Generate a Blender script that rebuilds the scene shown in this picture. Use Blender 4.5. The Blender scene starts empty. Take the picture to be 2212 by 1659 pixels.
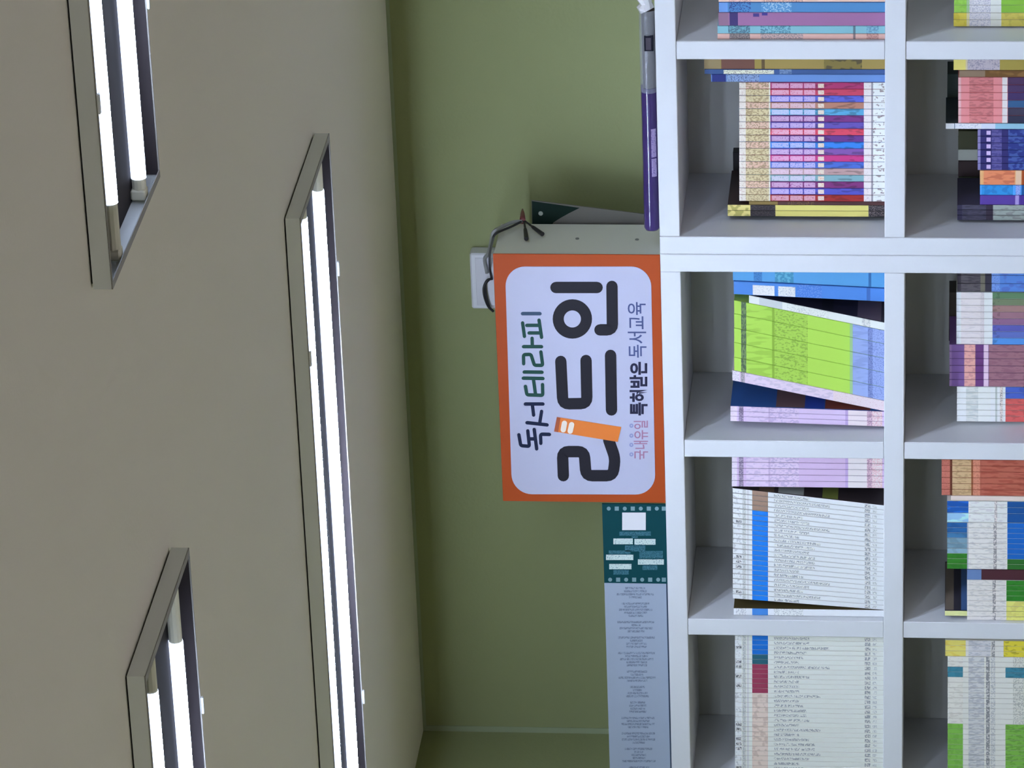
import bpy, math, random
from mathutils import Vector, Matrix
random.seed(7)
SC = bpy.context.scene
COL = SC.collection
# ------------------------------------------------------------------ camera
ZF = 1.6195                       # height of the bookcase's second board above the floor
F = 9296.1                        # focal length in pixels of the 2212 px wide frame
TH, PH, RO = 0.455396, 0.099415, 0.008921
CAM = Vector((3.17145, -6.93330, ZF - 0.10155))
fw = Vector((-math.sin(TH)*math.cos(PH), math.cos(TH)*math.cos(PH), math.sin(PH)))
rt0 = Vector((math.cos(TH), math.sin(TH), 0))
up0 = rt0.cross(fw)
RT = rt0*math.cos(RO) + up0*math.sin(RO)
UP = up0*math.cos(RO) - rt0*math.sin(RO)
cd = bpy.data.cameras.new('camera'); cam = bpy.data.objects.new('camera', cd); COL.objects.link(cam)
cd.sensor_fit = 'HORIZONTAL'; cd.sensor_width = 36.0; cd.lens = F*36.0/2212.0
cd.clip_end = 60
mx = Matrix((( -UP.x, RT.x, -fw.x, CAM.x), (-UP.y, RT.y, -fw.y, CAM.y), (-UP.z, RT.z, -fw.z, CAM.z), (0,0,0,1)))
cam.matrix_world = mx             # the photograph was taken with the phone held sideways
SC.camera = cam
# ------------------------------------------------------------------ world, exposure
w = bpy.data.worlds.new('world'); SC.world = w; w.use_nodes = True
w.node_tree.nodes['Background'].inputs[0].default_value = (0.6, 0.7, 0.8, 1)
w.node_tree.nodes['Background'].inputs[1].default_value = 0.02
vs = SC.view_settings
vs.view_transform = 'Standard'; vs.look = 'None'; vs.gamma = 1.0; vs.exposure = 0.0
try: vs.use_curve_mapping = False
except Exception: pass
SC.cycles.max_bounces = 10; SC.cycles.diffuse_bounces = 6; SC.cycles.sample_clamp_indirect = 6.0
SC.cycles.caustics_reflective = False; SC.cycles.caustics_refractive = False
TUBE_COLOR = (0.665, 0.80, 1.09)
TUBE_STRENGTH = 595.0

def at(x, y, Y=0.0):
    """The point of the vertical plane at depth Y seen at photo pixel x, y."""
    d = fw + RT*((829.5-y)/F) + UP*((1106-x)/F)
    return CAM + d*((Y-CAM.y)/d.y)
def at_z(x, y, Z):
    d = fw + RT*((829.5-y)/F) + UP*((1106-x)/F)
    return CAM + d*((Z-CAM.z)/d.z)
def at_x(x, y, X):
    d = fw + RT*((829.5-y)/F) + UP*((1106-x)/F)
    return CAM + d*((X-CAM.x)/d.x)

# ------------------------------------------------------------------ materials
def lin(c): return c/12.92 if c <= 0.04045 else ((c+0.055)/1.055)**2.4
def rgb(c): return tuple(lin(v/255.0) for v in c)
LIT = (0.80, 0.90, 1.10)
GAIN = [1.0]; DEPTH = [.19]
def alb(c):
    """Paint colour of a thing photographed as c under the room's bluish tubes."""
    return tuple(min(0.86, max(0.006, v*GAIN[0]/l)) for v, l in zip(rgb(c), LIT))
CACHE = {}
def mat(name, col, rough=0.5, metal=0.0, ink=None, scale=(520,520,400), thr=0.54, spec=0.4, bump=0.0, mottle=0.0):
    key = (name, tuple(round(v,4) for v in col), rough, metal, ink, scale, thr, bump, mottle)
    if key in CACHE: return CACHE[key]
    m = bpy.data.materials.new(name); m.use_nodes = True
    nt = m.node_tree; b = nt.nodes['Principled BSDF']
    b.inputs['Base Color'].default_value = (*col, 1)
    b.inputs['Roughness'].default_value = rough; b.inputs['Metallic'].default_value = metal
    b.inputs['Specular IOR Level'].default_value = spec
    def coord(sc):
        tc = nt.nodes.new('ShaderNodeTexCoord'); oi = nt.nodes.new('ShaderNodeObjectInfo')
        mu = nt.nodes.new('ShaderNodeMath'); mu.operation = 'MULTIPLY'; mu.inputs[1].default_value = 9.0
        ad = nt.nodes.new('ShaderNodeVectorMath'); ad.operation = 'ADD'
        sl = nt.nodes.new('ShaderNodeVectorMath'); sl.operation = 'MULTIPLY'; sl.inputs[1].default_value = sc
        nt.links.new(oi.outputs['Random'], mu.inputs[0]); nt.links.new(tc.outputs['Object'], ad.inputs[0])
        nt.links.new(mu.outputs[0], ad.inputs[1]); nt.links.new(ad.outputs[0], sl.inputs[0])
        return sl.outputs[0]
    if ink is not None:
        no = nt.nodes.new('ShaderNodeTexNoise'); no.inputs['Scale'].default_value = 1.0; no.inputs['Detail'].default_value = 1.0
        nt.links.new(coord(scale), no.inputs['Vector'])
        rp = nt.nodes.new('ShaderNodeMapRange'); rp.inputs['From Min'].default_value = thr-0.03; rp.inputs['From Max'].default_value = thr+0.05
        nt.links.new(no.outputs['Fac'], rp.inputs['Value'])
        mi = nt.nodes.new('ShaderNodeMix'); mi.data_type = 'RGBA'
        mi.inputs['A'].default_value = (*col, 1); mi.inputs['B'].default_value = (*ink, 1)
        nt.links.new(rp.outputs[0], mi.inputs['Factor']); nt.links.new(mi.outputs['Result'], b.inputs['Base Color'])
    elif mottle:
        no = nt.nodes.new('ShaderNodeTexNoise'); no.inputs['Scale'].default_value = 1.0; no.inputs['Detail'].default_value = 5.0
        nt.links.new(coord(scale), no.inputs['Vector'])
        mi = nt.nodes.new('ShaderNodeMix'); mi.data_type = 'RGBA'
        mi.inputs['A'].default_value = (*[v*(1-mottle) for v in col], 1); mi.inputs['B'].default_value = (*[min(1,v*(1+mottle)) for v in col], 1)
        nt.links.new(no.outputs['Fac'], mi.inputs['Factor']); nt.links.new(mi.outputs['Result'], b.inputs['Base Color'])
    if bump:
        no = nt.nodes.new('ShaderNodeTexNoise'); no.inputs['Scale'].default_value = 1.0; no.inputs['Detail'].default_value = 3.0
        nt.links.new(coord((160,160,160)), no.inputs['Vector'])
        bp = nt.nodes.new('ShaderNodeBump'); bp.inputs['Strength'].default_value = bump; bp.inputs['Distance'].default_value = 0.002
        nt.links.new(no.outputs['Fac'], bp.inputs['Height']); nt.links.new(bp.outputs[0], b.inputs['Normal'])
    CACHE[key] = m
    return m
def paint(c, rough=0.55, **k):                       # c: colour as the photo shows it
    return mat('paint', alb(c), rough, **k)
def pr(c, ink, scale=(520,520,400), thr=0.54, rough=0.5):   # printed paper
    ink = tuple(.68*i + .32*v for i, v in zip(ink, c))
    return mat('printed_paper', alb(c), rough, ink=alb(ink), scale=tuple(v*1.5 for v in scale) if max(scale) < 310 else scale, thr=thr)

# ------------------------------------------------------------------ mesh helpers
class MB:
    def __init__(s): s.v = []; s.f = []; s.m = []; s.mats = []
    def mi(s, m):
        if m not in s.mats: s.mats.append(m)
        return s.mats.index(m)
    def poly(s, pts, m):
        n = len(s.v); s.v += [tuple(p) for p in pts]; s.f.append(tuple(range(n, n+len(pts)))); s.m.append(s.mi(m))
    def box(s, a, b, m, bev=0.0):
        x0,y0,z0 = a; x1,y1,z1 = b; n = len(s.v); k = s.mi(m)
        if bev <= 0:
            s.v += [(x0,y0,z0),(x1,y0,z0),(x1,y1,z0),(x0,y1,z0),(x0,y0,z1),(x1,y0,z1),(x1,y1,z1),(x0,y1,z1)]
            for q in ((0,3,2,1),(4,5,6,7),(0,1,5,4),(1,2,6,5),(2,3,7,6),(3,0,4,7)):
                s.f.append(tuple(n+i for i in q)); s.m.append(k)
            return
        e = bev                                     # chamfered box: 24 corners
        P = {}
        xs, ys, zs = (x0,x1), (y0,y1), (z0,z1); sg = (1,-1)
        for i in (0,1):
            for j in (0,1):
                for l in (0,1):
                    for ax in range(3):
                        p = [xs[i]+sg[i]*e*(ax!=0), ys[j]+sg[j]*e*(ax!=1), zs[l]+sg[l]*e*(ax!=2)]
                        P[(i,j,l,ax)] = len(s.v); s.v.append(tuple(p))
        def add(*ks): s.f.append(tuple(P[q] for q in ks)); s.m.append(k)
        for i in (0,1): add((i,0,0,0),(i,1,0,0),(i,1,1,0),(i,0,1,0))
        for j in (0,1): add((0,j,0,1),(1,j,0,1),(1,j,1,1),(0,j,1,1))
        for l in (0,1): add((0,0,l,2),(1,0,l,2),(1,1,l,2),(0,1,l,2))
        for j in (0,1):
            for l in (0,1): add((0,j,l,1),(1,j,l,1),(1,j,l,2),(0,j,l,2))
        for i in (0,1):
            for l in (0,1): add((i,0,l,0),(i,1,l,0),(i,1,l,2),(i,0,l,2))
        for i in (0,1):
            for j in (0,1): add((i,j,0,0),(i,j,1,0),(i,j,1,1),(i,j,0,1))
        for i in (0,1):
            for j in (0,1):
                for l in (0,1): add((i,j,l,0),(i,j,l,1),(i,j,l,2))
    def tube(s, pts, r, m, n=10, cap=True):
        pts = [Vector(p) for p in pts]; k = s.mi(m); rings = []
        rs = r if isinstance(r, (list,tuple)) else [r]*len(pts)
        prev = None
        for i, p in enumerate(pts):
            d = (pts[min(i+1,len(pts)-1)] - pts[max(i-1,0)]).normalized()
            a = prev if prev is not None else (Vector((0,0,1)) if abs(d.z) < 0.9 else Vector((1,0,0)))
            a = (a - d*a.dot(d)).normalized(); prev = a; b = d.cross(a)
            base = len(s.v); rings.append(base)
            for j in range(n):
                t = 2*math.pi*j/n; s.v.append(tuple(p + (a*math.cos(t)+b*math.sin(t))*rs[i]))
        for i in range(len(rings)-1):
            for j in range(n):
                s.f.append((rings[i]+j, rings[i]+(j+1)%n, rings[i+1]+(j+1)%n, rings[i+1]+j)); s.m.append(k)
        if cap:
            s.f.append(tuple(rings[0]+j for j in reversed(range(n)))); s.m.append(k)
            s.f.append(tuple(rings[-1]+j for j in range(n))); s.m.append(k)
    def build(s, name, parent=None, smooth=False, loc=None, origin=None):
        if origin is not None: s.v = [tuple(Vector(p)-Vector(origin)) for p in s.v]
        me = bpy.data.meshes.new(name); me.from_pydata(s.v, [], s.f)
        for m in s.mats: me.materials.append(m)
        me.polygons.foreach_set('material_index', s.m)
        if smooth: me.polygons.foreach_set('use_smooth', [len(p) == 4 for p in s.f])
        me.update()
        import bmesh
        b = bmesh.new(); b.from_mesh(me); bmesh.ops.remove_doubles(b, verts=b.verts, dist=2e-6); bmesh.ops.recalc_face_normals(b, faces=b.faces); b.to_mesh(me); b.free()
        o = bpy.data.objects.new(name, me); COL.objects.link(o)
        if loc is not None: o.location = loc
        elif origin is not None: o.location = origin
        if parent is not None:
            o.parent = parent
        return o
def tag(o, label=None, cat=None, group=None, kind=None):
    if label: o['label'] = label
    if cat: o['category'] = cat
    if group: o['group'] = group
    if kind: o['kind'] = kind
    return o
def empty(name, loc):
    o = bpy.data.objects.new(name, None); o.location = loc; o.empty_display_size = 0.05; COL.objects.link(o); return o
def copy_tree(o, parent=None):
    c = o.copy(); COL.objects.link(c)
    if parent is not None: c.parent = parent
    for ch in list(o.children): copy_tree(ch, c)
    return c
ORD = ['', 'first','second','third','fourth','fifth','sixth','seventh','eighth','ninth','tenth','eleventh','twelfth','thirteenth','fourteenth',
       'fifteenth','sixteenth','seventeenth','eighteenth','nineteenth','twentieth','twenty-first','twenty-second','twenty-third','twenty-fourth',
       'twenty-fifth','twenty-sixth','twenty-seventh','twenty-eighth','twenty-ninth','thirtieth','thirty-first','thirty-second']

# ------------------------------------------------------------------ the room
HC = ZF + 0.90386                 # ceiling
XL, XR, YB, YW = -1.1298, 4.2, -8.4, 0.30
mceil = mat('ceiling_paper', (0.90, 0.845, 0.735), 0.9, mottle=0.03, scale=(1.2,1.2,1.2), bump=0.15)
mgreen = mat('green_wallpaper', (0.296, 0.318, 0.142), 0.8, mottle=0.05, scale=(2,2,2), bump=0.25)
mgreenl = mat('green_edging', (0.33, 0.37, 0.22), 0.7)
mdimwall = mat('dim_bounce_wall', (0.10, 0.10, 0.075), 0.85, mottle=0.03, scale=(2,2,2))  # unseen walls, coloured dark to cut stray light reaching the cubbies
mfloor = mat('wood_floor', (0.40, 0.325, 0.262), 0.45, mottle=0.25, scale=(2,30,2))
def slab(name, a, b, m):
    t = MB(); t.box(a, b, m); return tag(t.build(name), kind='structure')
slab('floor', (XL-.1,YB-.1,-.1), (XR+.1,YW+.1,0), mfloor)
slab('ceiling', (XL-.1,YB-.1,HC), (XR+.1,YW+.1,HC+.1), mceil)
slab('wall_back', (XL-.1,YW,0), (XR+.1,YW+.1,HC), mgreen)
slab('wall_left', (XL-.1,YB,0), (XL,YW,HC), mgreen)
slab('wall_right', (XR,YB,0), (XR+.1,YW,HC), mdimwall)
slab('wall_front', (XL-.1,YB-.1,0), (XR+.1,YB,HC), mdimwall)
t = MB(); t.box((XL,YW-.0015,HC-.0065), (XR,YW,HC), mgreenl); tag(t.build('trim_1'), kind='structure')
t = MB(); t.box((XL,YW-.0014,1.9), (XL+.012,YW,HC-.0066), mgreenl); tag(t.build('trim_2'), kind='structure')

# ------------------------------------------------------------------ ceiling lamps
mhouse = mat('lamp_housing', (0.87, 0.88, 0.86), 0.4, spec=0.2)
mrefl = mat('lamp_reflector', (0.060, 0.054, 0.056), 0.7, spec=0.03)
msock = mat('lamp_socket', (0.86, 0.82, 0.64), 0.4)
mclip = mat('lamp_clip', (0.88, 0.90, 0.92), 0.2)
mgapshade = mat('lamp_gap_shade', (0.03, 0.03, 0.03), 0.8)
mtube = bpy.data.materials.new('lit_tube'); mtube.use_nodes = True
nt = mtube.node_tree; nt.nodes.remove(nt.nodes['Principled BSDF'])
em = nt.nodes.new('ShaderNodeEmission'); em.inputs[0].default_value = (*TUBE_COLOR, 1); em.inputs[1].default_value = TUBE_STRENGTH
nt.links.new(em.outputs[0], nt.nodes['Material Output'].inputs[0])
# LED tubes: the lens along the underside is far brighter than the flanks
ge = nt.nodes.new('ShaderNodeNewGeometry'); sx = nt.nodes.new('ShaderNodeSeparateXYZ'); nt.links.new(ge.outputs['Normal'], sx.inputs[0])
def mth(op, a, v):
    n_ = nt.nodes.new('ShaderNodeMath'); n_.operation = op; nt.links.new(a, n_.inputs[0]); n_.inputs[1].default_value = v; return n_.outputs[0]
dn = mth('POWER', mth('MAXIMUM', mth('MULTIPLY', sx.outputs['Z'], -1.0), 0.0), 8.0)
nt.links.new(mth('ADD', mth('MULTIPLY', dn, TUBE_STRENGTH), 2.6), em.inputs[1])
LL, LW, LH = 0.64, 0.169, 0.0250   # half length, half width, height
mrim = mat('lamp_rim', (0.36, 0.34, 0.31), 0.5, spec=0.1)
minn = mat('lamp_inside', (0.062, 0.052, 0.055), 0.7, spec=0.03)
INSET = {(-1,-1): .033, (-1,1): .033, (1,-1): .033, (1,1): .064}
def make_lamp(inset):
    """open tray lamp; inset[(side, end)] = gap from the tray's end to the lit part of that tube"""
    root = empty('ceiling_lamp', (0,0,0)); b = MB(); th = .0012; zt_ = -.0026
    b.box((-LL,-LW,-LH), (LL,-LW+th,zt_), mhouse); b.box((-LL,LW-th,-LH), (LL,LW,zt_), mhouse)
    b.box((-LL,-LW+th,-LH), (-LL+th,LW-th,zt_), mhouse); b.box((LL-th,-LW+th,-LH), (LL,LW-th,zt_), mhouse)
    b.build('housing', root)
    b = MB()                        # rolled lip along the open rim
    for s in (-1,1):
        b.box((-LL, s*LW-.0022*(s>0), -LH-.0014), (LL, s*LW+.0022*(s<0), -LH+.0004), mrim)
        b.box((s*LL-.010*(s>0), -LW+.0022, -LH-.0014), (s*LL+.010*(s<0), LW-.0022, -LH-.0002), mrim)
    b.build('rim', root)
    b = MB(); b.box((-LL+.005,-LW+.005,-.0034), (LL-.005,LW-.005,-.0002), mgapshade); b.build('gap_shade_plate', root)  # plate coloured dark to stand for the shadow gap at the ceiling
    for s in (-1,1):                # dark inner faces of the long sides
        b = MB(); b.box((-LL+.004, s*(LW-.0024)-.0008, -LH+.0006), (LL-.004, s*(LW-.0024)+.0008, -.0045), minn); b.build('side_liner', root)
    b = MB(); b.box((-LL+.0016,-LW+.004,-.0044), (LL-.0016,LW-.004,-.0036), mrefl); b.build('reflector', root)
    for s in (-1,1):
        b = MB(); b.tube([(-LL+inset[(s,-1)],s*.09,-.0147),(LL-inset[(s,1)],s*.09,-.0147)], .0096, mtube, 14); b.build('tube', root, smooth=True)
        for e in (-1,1):
            q = inset[(s,e)]; b = MB()
            b.box((e*(LL-.012)-.007, s*.09-.010, -.0235), (e*(LL-.012)+.007, s*.09+.010, -.0048), msock, .002)
            b.tube([(e*(LL-.016),s*.09,-.0147),(e*(LL-q-.003),s*.09,-.0147)], .0090, msock, 12)
            b.build('socket', root)
    for s in (-1,1):
        for e in (-1,1):
            b = MB(); cx = e*(LL-.238)
            b.box((cx-.013, s*LW-.003, -LH-.0048), (cx+.013, s*LW+.003, -LH-.0014), mclip, .0012); b.build('clip', root)
    return root
GL = 'twin tube lamps on the ceiling'
lamp = make_lamp(INSET); lamp.location = (-.115,-.791,HC)
tag(lamp, 'white ceiling lamp with two lit tubes, the long one closest to the green wall', 'lamp', GL)
places = {(0,1):'white ceiling lamp with two lit tubes at the bottom edge of the photo, left of centre',
          (1,1):'white ceiling lamp with two lit tubes cut off by the top edge of the photo'}
places[(0,1)] = 'white ceiling lamp with two lit tubes, its end cap low in the photo'
for r, yy in enumerate((-.791,-2.195,-3.6,-5.0,-6.4,-7.7)):
    for c, xx in enumerate((-.115, 1.694)):
        if (c,r) == (0,0): continue
        if (c,r) == (1,1): o = make_lamp({(-1,-1): .078, (-1,1): .022, (1,-1): .033, (1,1): .033}); tag(o, 'x', 'lamp', GL)
        elif (c,r) == (0,1): o = make_lamp({(-1,-1): .033, (-1,1): .066, (1,-1): .033, (1,1): .095}); tag(o, 'x', 'lamp', GL)
        else: o = copy_tree(lamp)
        o.location = (xx,yy,HC)
        if (c,r) in places: o['label'] = places[(c,r)]
        else:
            o['label'] = 'white ceiling lamp with two lit tubes further along the ceiling, beyond the photo'
            o['group'] = 'ceiling lamps beyond the photo'

# ------------------------------------------------------------------ bookcases
T, TX, W, X0, H = .0359, .03405, .33524, .0344, .36
mwhite = mat('white_board', (0.73, 0.73, 0.73), 0.45, mottle=0.02, scale=(6,6,6))
mback = mat('grey_back_board', (0.68, 0.67, 0.61), 0.7)
ZT = ZF + H                       # underside of the top board
def bookcase(xa, label):
    """three columns of five open cubbies from x = xa to the next unit"""
    root = empty('bookcase', (xa, 0, 0)); L = 2*TX + 3*W + 2*TX; D = .285; e = .0012
    def part(n, a, b): 
        m = MB(); m.box((a[0],a[1],a[2]), (b[0],b[1],b[2]), mwhite, e); m.build(n, root)
    g = .0003
    part('side_panel', (g,0,0), (TX,D,ZT+T)); part('side_panel', (L-TX,0,0), (L-g,D,ZT+T))
    part('top_panel', (TX+g,.0006,ZT), (L-TX-g,D,ZT+T))
    for k in range(5):
        z = ZF - k*(H+T)
        part('shelf_board', (TX+g,.0006,z-T), (L-TX-g,D,z))
        for c in (1,2):
            x = TX + c*W + (c-1)*TX
            part('divider', (x,.0022,z+.0002), (x+TX,D,z+H-.0002))
    m = MB(); m.box((.03,.03,ZT+T+.00005), (L-.03,D-.004,ZT+T+.00035), mat('bounce_grey', (0.62,0.62,0.62), .6)); m.build('bounce_liner', root)  # added sheet, out of view, sets how much light the top bounces
    m = MB(); m.box((.004,D+.0004,.01), (L-.004,D+.008,ZT+T-.004), mback); m.build('back_panel', root)
    return tag(root, label, 'bookcase', 'white cubby bookcases')
bookcase(X0 - (4*TX+3*W), 'white cubby bookcase carrying the orange bordered sign')
bookcase(X0, 'white cubby bookcase carrying the purple roll on top')

# ------------------------------------------------------------------ books
CUBBY = []
for k in range(3):
    CUBBY.append((X0-TX-(k+1)*W-k*TX, X0-TX-k*W-k*TX)); CUBBY.append((X0+TX+k*(W+TX), X0+TX+k*(W+TX)+W))
mpaper = mat('page_edges', (0.72, 0.70, 0.66), 0.8)
def book(y0, y1, xt, row, ys, bands, label, group, cover=None, tilt=0.0, depth=.19, base=(220,220,225), blocks=(), name='book', lift=0.0, cat='book', stripes=()):
    """One standing book. y0, y1: its edges in the photo (y0 is its right side); xt: its top; bands: (from, to, material) along the spine."""
    zb = ZF - row*(H+T) + .0003
    xm = 1905 if row == 0 else 2200
    a, b = at(xm, y1, ys).x, at(xm, y0, ys).x
    for lo, hi in CUBBY:
        if lo < (a+b)/2 < hi: a, b = max(a, lo+.0004), min(b, hi-.0004)
    depth = min(depth, .262-ys, DEPTH[0])
    g = .00025
    th = math.radians(tilt); sk = math.tan(th); c = 1.0
    t = (b-a) - 2*g
    ym = (y0+y1)/2
    def zz(x): return (at(x, ym - (xm-x)*math.tan(th)*.898, ys).z - zb)/c
    h = zz(xt)
    mb = base if not isinstance(base, tuple) else paint(base)
    cov = mb if cover is None else (cover if not isinstance(cover, tuple) else paint(cover))
    cuts = {0.0, h}
    spans = []
    for (xa, xb, m) in bands:
        za, zc = max(0,min(h,zz(xb))), max(0,min(h,zz(xa)))
        if zc-za < 1e-4: continue
        spans.append((za, zc, m if not isinstance(m, tuple) else paint(m))); cuts.add(za); cuts.add(zc)
    lv = []
    for z in sorted(cuts):
        if not lv or z-lv[-1] > 2e-4: lv.append(z)
    lv[-1] = h
    cb = min(.0009, t*.15); d = depth; q = min(.0007, t*.2)
    outer = [(-t,d),(-t,q),(-t+q,0),(-q,0),(0,q),(0,d)]
    inner = [(-t+cb,d),(-t+cb,q+.0012),(-t+cb+.0002,.0012+q*.5),(-cb-.0002,.0012+q*.5),(-cb,q+.0012),(-cb,d)]
    M_ = MB(); base_i = []
    for z in lv:
        base_i.append(len(M_.v))
        M_.v += [(x,y,z) for x,y in outer] + [(x,y,z) for x,y in inner]
    for i in range(len(lv)-1):
        zm = (lv[i]+lv[i+1])/2; m = mb
        for (za,zc,mm) in spans:
            if za <= zm <= zc: m = mm
        A, B = base_i[i], base_i[i+1]
        for j in range(5):
            k = M_.mi(m if j in (1,2,3) else cov)
            M_.f.append((A+j,A+j+1,B+j+1,B+j)); M_.m.append(k)
            M_.f.append((A+6+j,A+7+j,B+7+j,B+6+j)); M_.m.append(M_.mi(cov))
        for j in (0,5):
            M_.f.append((A+j,A+6+j,B+6+j,B+j)); M_.m.append(M_.mi(cov))
    for A in (base_i[0], base_i[-1]):
        for j in range(5):
            M_.f.append((A+j,A+j+1,A+7+j,A+6+j)); M_.m.append(M_.mi(cov))
    M_.v = [(x+sk*z,y,z) for x,y,z in M_.v]    # limp paperbacks lean by slumping
    o = M_.build(name)
    o.location = (b-g, ys, zb+lift)
    P = MB(); P.box((-t+cb+.0001, .0035, .0015), (-cb-.0001, d-.003, h-.0015), mpaper); P.v = [(x+sk*z,y,z) for x,y,z in P.v]; P.build('pages', o)
    if blocks:
        for (xa,xb,fa,fb,m) in blocks:
            Q = MB()
            z1, z0 = zz(xa), zz(xb); m = m if not isinstance(m, tuple) else paint(m)
            xx0, xx1 = -t + q*.6 + (t-1.2*q)*(1-fb), -t + q*.6 + (t-1.2*q)*(1-fa)
            if z1 > h: z1 = h-.0005
            Q.box((xx0,-.0004,z0), (xx1,.0004,z1), m)
            Q.v = [(x+sk*z,y,z) for x,y,z in Q.v]; Q.build('spine_label', o)
    if stripes:                     # bands of the printed front cover that show past the neighbour
        for (xa,xb,m) in stripes:
            Q = MB()
            z1, z0 = min(zz(xa), h-.0006), max(zz(xb), .0006)
            Q.box((-.0001,.004,z0), (.0002,d-.004,z1), m if not isinstance(m, tuple) else paint(m))
            Q.v = [(x+sk*z,y,z) for x,y,z in Q.v]; Q.build('cover_print', o)
    return tag(o, label, cat, group)
def run(ys_list, n):      # n equal slices between two photo positions
    a, b = ys_list; s = (b-a)/n
    return [(a+i*s, a+(i+1)*s) for i in range(n)]

# --- cubby at the top edge of the photo, sign row
GAIN[0] = 1.0
S = .010
ink1 = (70,80,110)
g = 'books in the cubby at the top edge of the photo, sign row'
book(-22, 4.5, 1552, 0, S, [(1575,1622,pr((215,185,190),(110,95,105))),(1645,1735,pr((215,185,180),(120,100,110)))], 'pale pink book cut by the top photo edge, above the blue one', g, base=(222,192,190))
book(5, 27, 1553, 0, S, [(1553,1572,(100,150,225)),(1575,1622,pr((70,130,200),(30,50,120))),(1645,1710,pr((75,140,205),(190,220,240)))], 'medium blue book with navy edge above the purple book', g, base=(72,132,196), cover=(60,70,165))
book(27, 56, 1552, 0, S, [(1552,1574,(135,105,140)),(1576,1594,(55,45,110))], 'thick dusty purple book near the top edge of the photo', g, base=(148,105,158), blocks=[(1627,1640,.05,.3,(60,50,130)),(1646,1658,.0,.2,(60,50,140))])
book(56, 73, 1550, 0, S, [(1573,1620,pr((105,165,190),(60,85,110),thr=.48)),(1643,1708,pr((120,180,205),(50,100,130),thr=.5)),(1843,1848,(80,110,130)),(1872,1898,pr((120,175,205),(80,120,160),thr=.5))], 'aqua book under the thick purple one, with dark print', g, base=(122,180,204))
book(73, 91, 1550, 0, S, [(1576,1620,pr((150,140,145),(90,85,95),thr=.45)),(1643,1735,pr((190,165,170),(110,110,125),thr=.52)),(1843,1848,(120,105,115)),(1872,1898,pr((190,150,150),(150,110,115),thr=.5))], 'peach book lowest in the cubby at the top photo edge', g, base=(203,168,168))
# --- cubby with the rainbow series
S = .070; GAIN[0] = 1.05; DEPTH[0] = .155
g = 'books in the cubby of the rainbow series'
book(121, 150, 1521, 0, S, [(1521,1556,(140,128,96)),(1558,1630,(105,70,62)),(1630,1644,(148,135,70)),(1645,1652,(90,75,45)),(1780,1862,pr((120,110,60),(60,55,45),scale=(60,60,40)))], 'olive yellow book with a dark red patch against the cubby side', g, base=(150,135,78))
book(150, 161, 1522, 0, S, [(1684,1710,pr((110,140,190),(55,85,140)))], 'navy book with a cream spine sticker beside the olive book', g, base=(52,84,145), blocks=[(1563,1672,.1,.98,pr((225,228,215),(120,120,120)))])
book(161, 178, 1536, 0, S, [(1538,1568,(25,40,125)),(1570,1640,pr((130,160,215),(50,70,120)))], 'sky blue book just above the rainbow series', g, base=(96,138,212))
cols = [('magenta',(158,52,110)),('crimson',(182,66,100)),('cornflower blue',(86,98,208)),('tan',(168,122,112)),('cyan',(84,160,214)),('plum',(112,52,130)),
        ('violet',(92,80,178)),('coral red',(200,72,102)),('dark purple',(96,56,140)),('bright blue',(50,124,224)),('lavender',(120,84,170)),('hot pink',(184,58,136)),
        ('royal blue',(70,104,202)),('beige',(176,150,160)),('teal grey',(118,164,184)),('deep purple',(116,50,120)),('indigo',(78,82,190)),('brick red',(150,44,48))]
for i, ((a,b), (nm,cc)) in enumerate(zip(run((178.4,436), 18), cols)):
    lt = tuple(min(255, int(.33*v+.67*x)) for v, x in zip(cc,(222,208,242)))
    dk = tuple(int(v*.78) for v in cc)
    book(a, b, 1597, 0, S,
        [(1597,1611,pr((228,212,214),(170,150,150),thr=.62)),
         (1611,1661,pr((196,190,158) if i%3 else (205,180,170),(140,120,92),scale=(420,420,260),thr=.52)),
         (1661,1664,(215,220,220)),
         (1664,1866,mat('printed_cover',alb(cc),.35,ink=alb(dk),scale=(160,160,45),thr=.56)),
         (1866,1882,pr((222,212,224),(170,160,180),thr=.66)),(1882,1886,(140,140,155)),
         (1886,1910,pr((235,230,234),(95,85,95),scale=(120,120,90),thr=.60))],
        f'{nm} volume of the rainbow series, {ORD[i+1]} from the top of eighteen', 'rainbow series volumes', base=(230,224,228), cover=cc,
        blocks=[(1667,1704,.08,.90,pr(lt,cc,thr=.62)),(1707,1734,.08,.90,pr(lt,cc,thr=.62)),(1737,1761,.08,.90,pr(lt,cc,thr=.62)),(1767,1780,.15,.85,pr((235,208,205),(205,160,140),thr=.6))])
g = 'books in the cubby of the rainbow series'
book(436, 444, 1618, 0, S, [(1618,1680,(120,105,60)),(1700,1760,pr((70,45,48),(130,110,60)))], 'thin dark maroon book between rainbow series and yellow pair', g, base=(72,42,45))
for i,(a,b) in enumerate(((444,456.5),(456.5,469))):
    book(a, b, 1572, 0, S, [(1572,1621,pr((215,208,140),(150,150,80),scale=(60,60,60))),(1621,1675,pr((42,38,45),(80,75,80))),(1876,1911,pr((45,42,50),(140,130,135)))],
        f'yellow book with black spine band, {("upper","lower")[i]} of the pair under the rainbow series', g, base=(226,210,128), cover=(60,50,50))
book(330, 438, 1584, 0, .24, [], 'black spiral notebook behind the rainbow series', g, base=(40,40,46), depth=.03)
DEPTH[0] = .19
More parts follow.
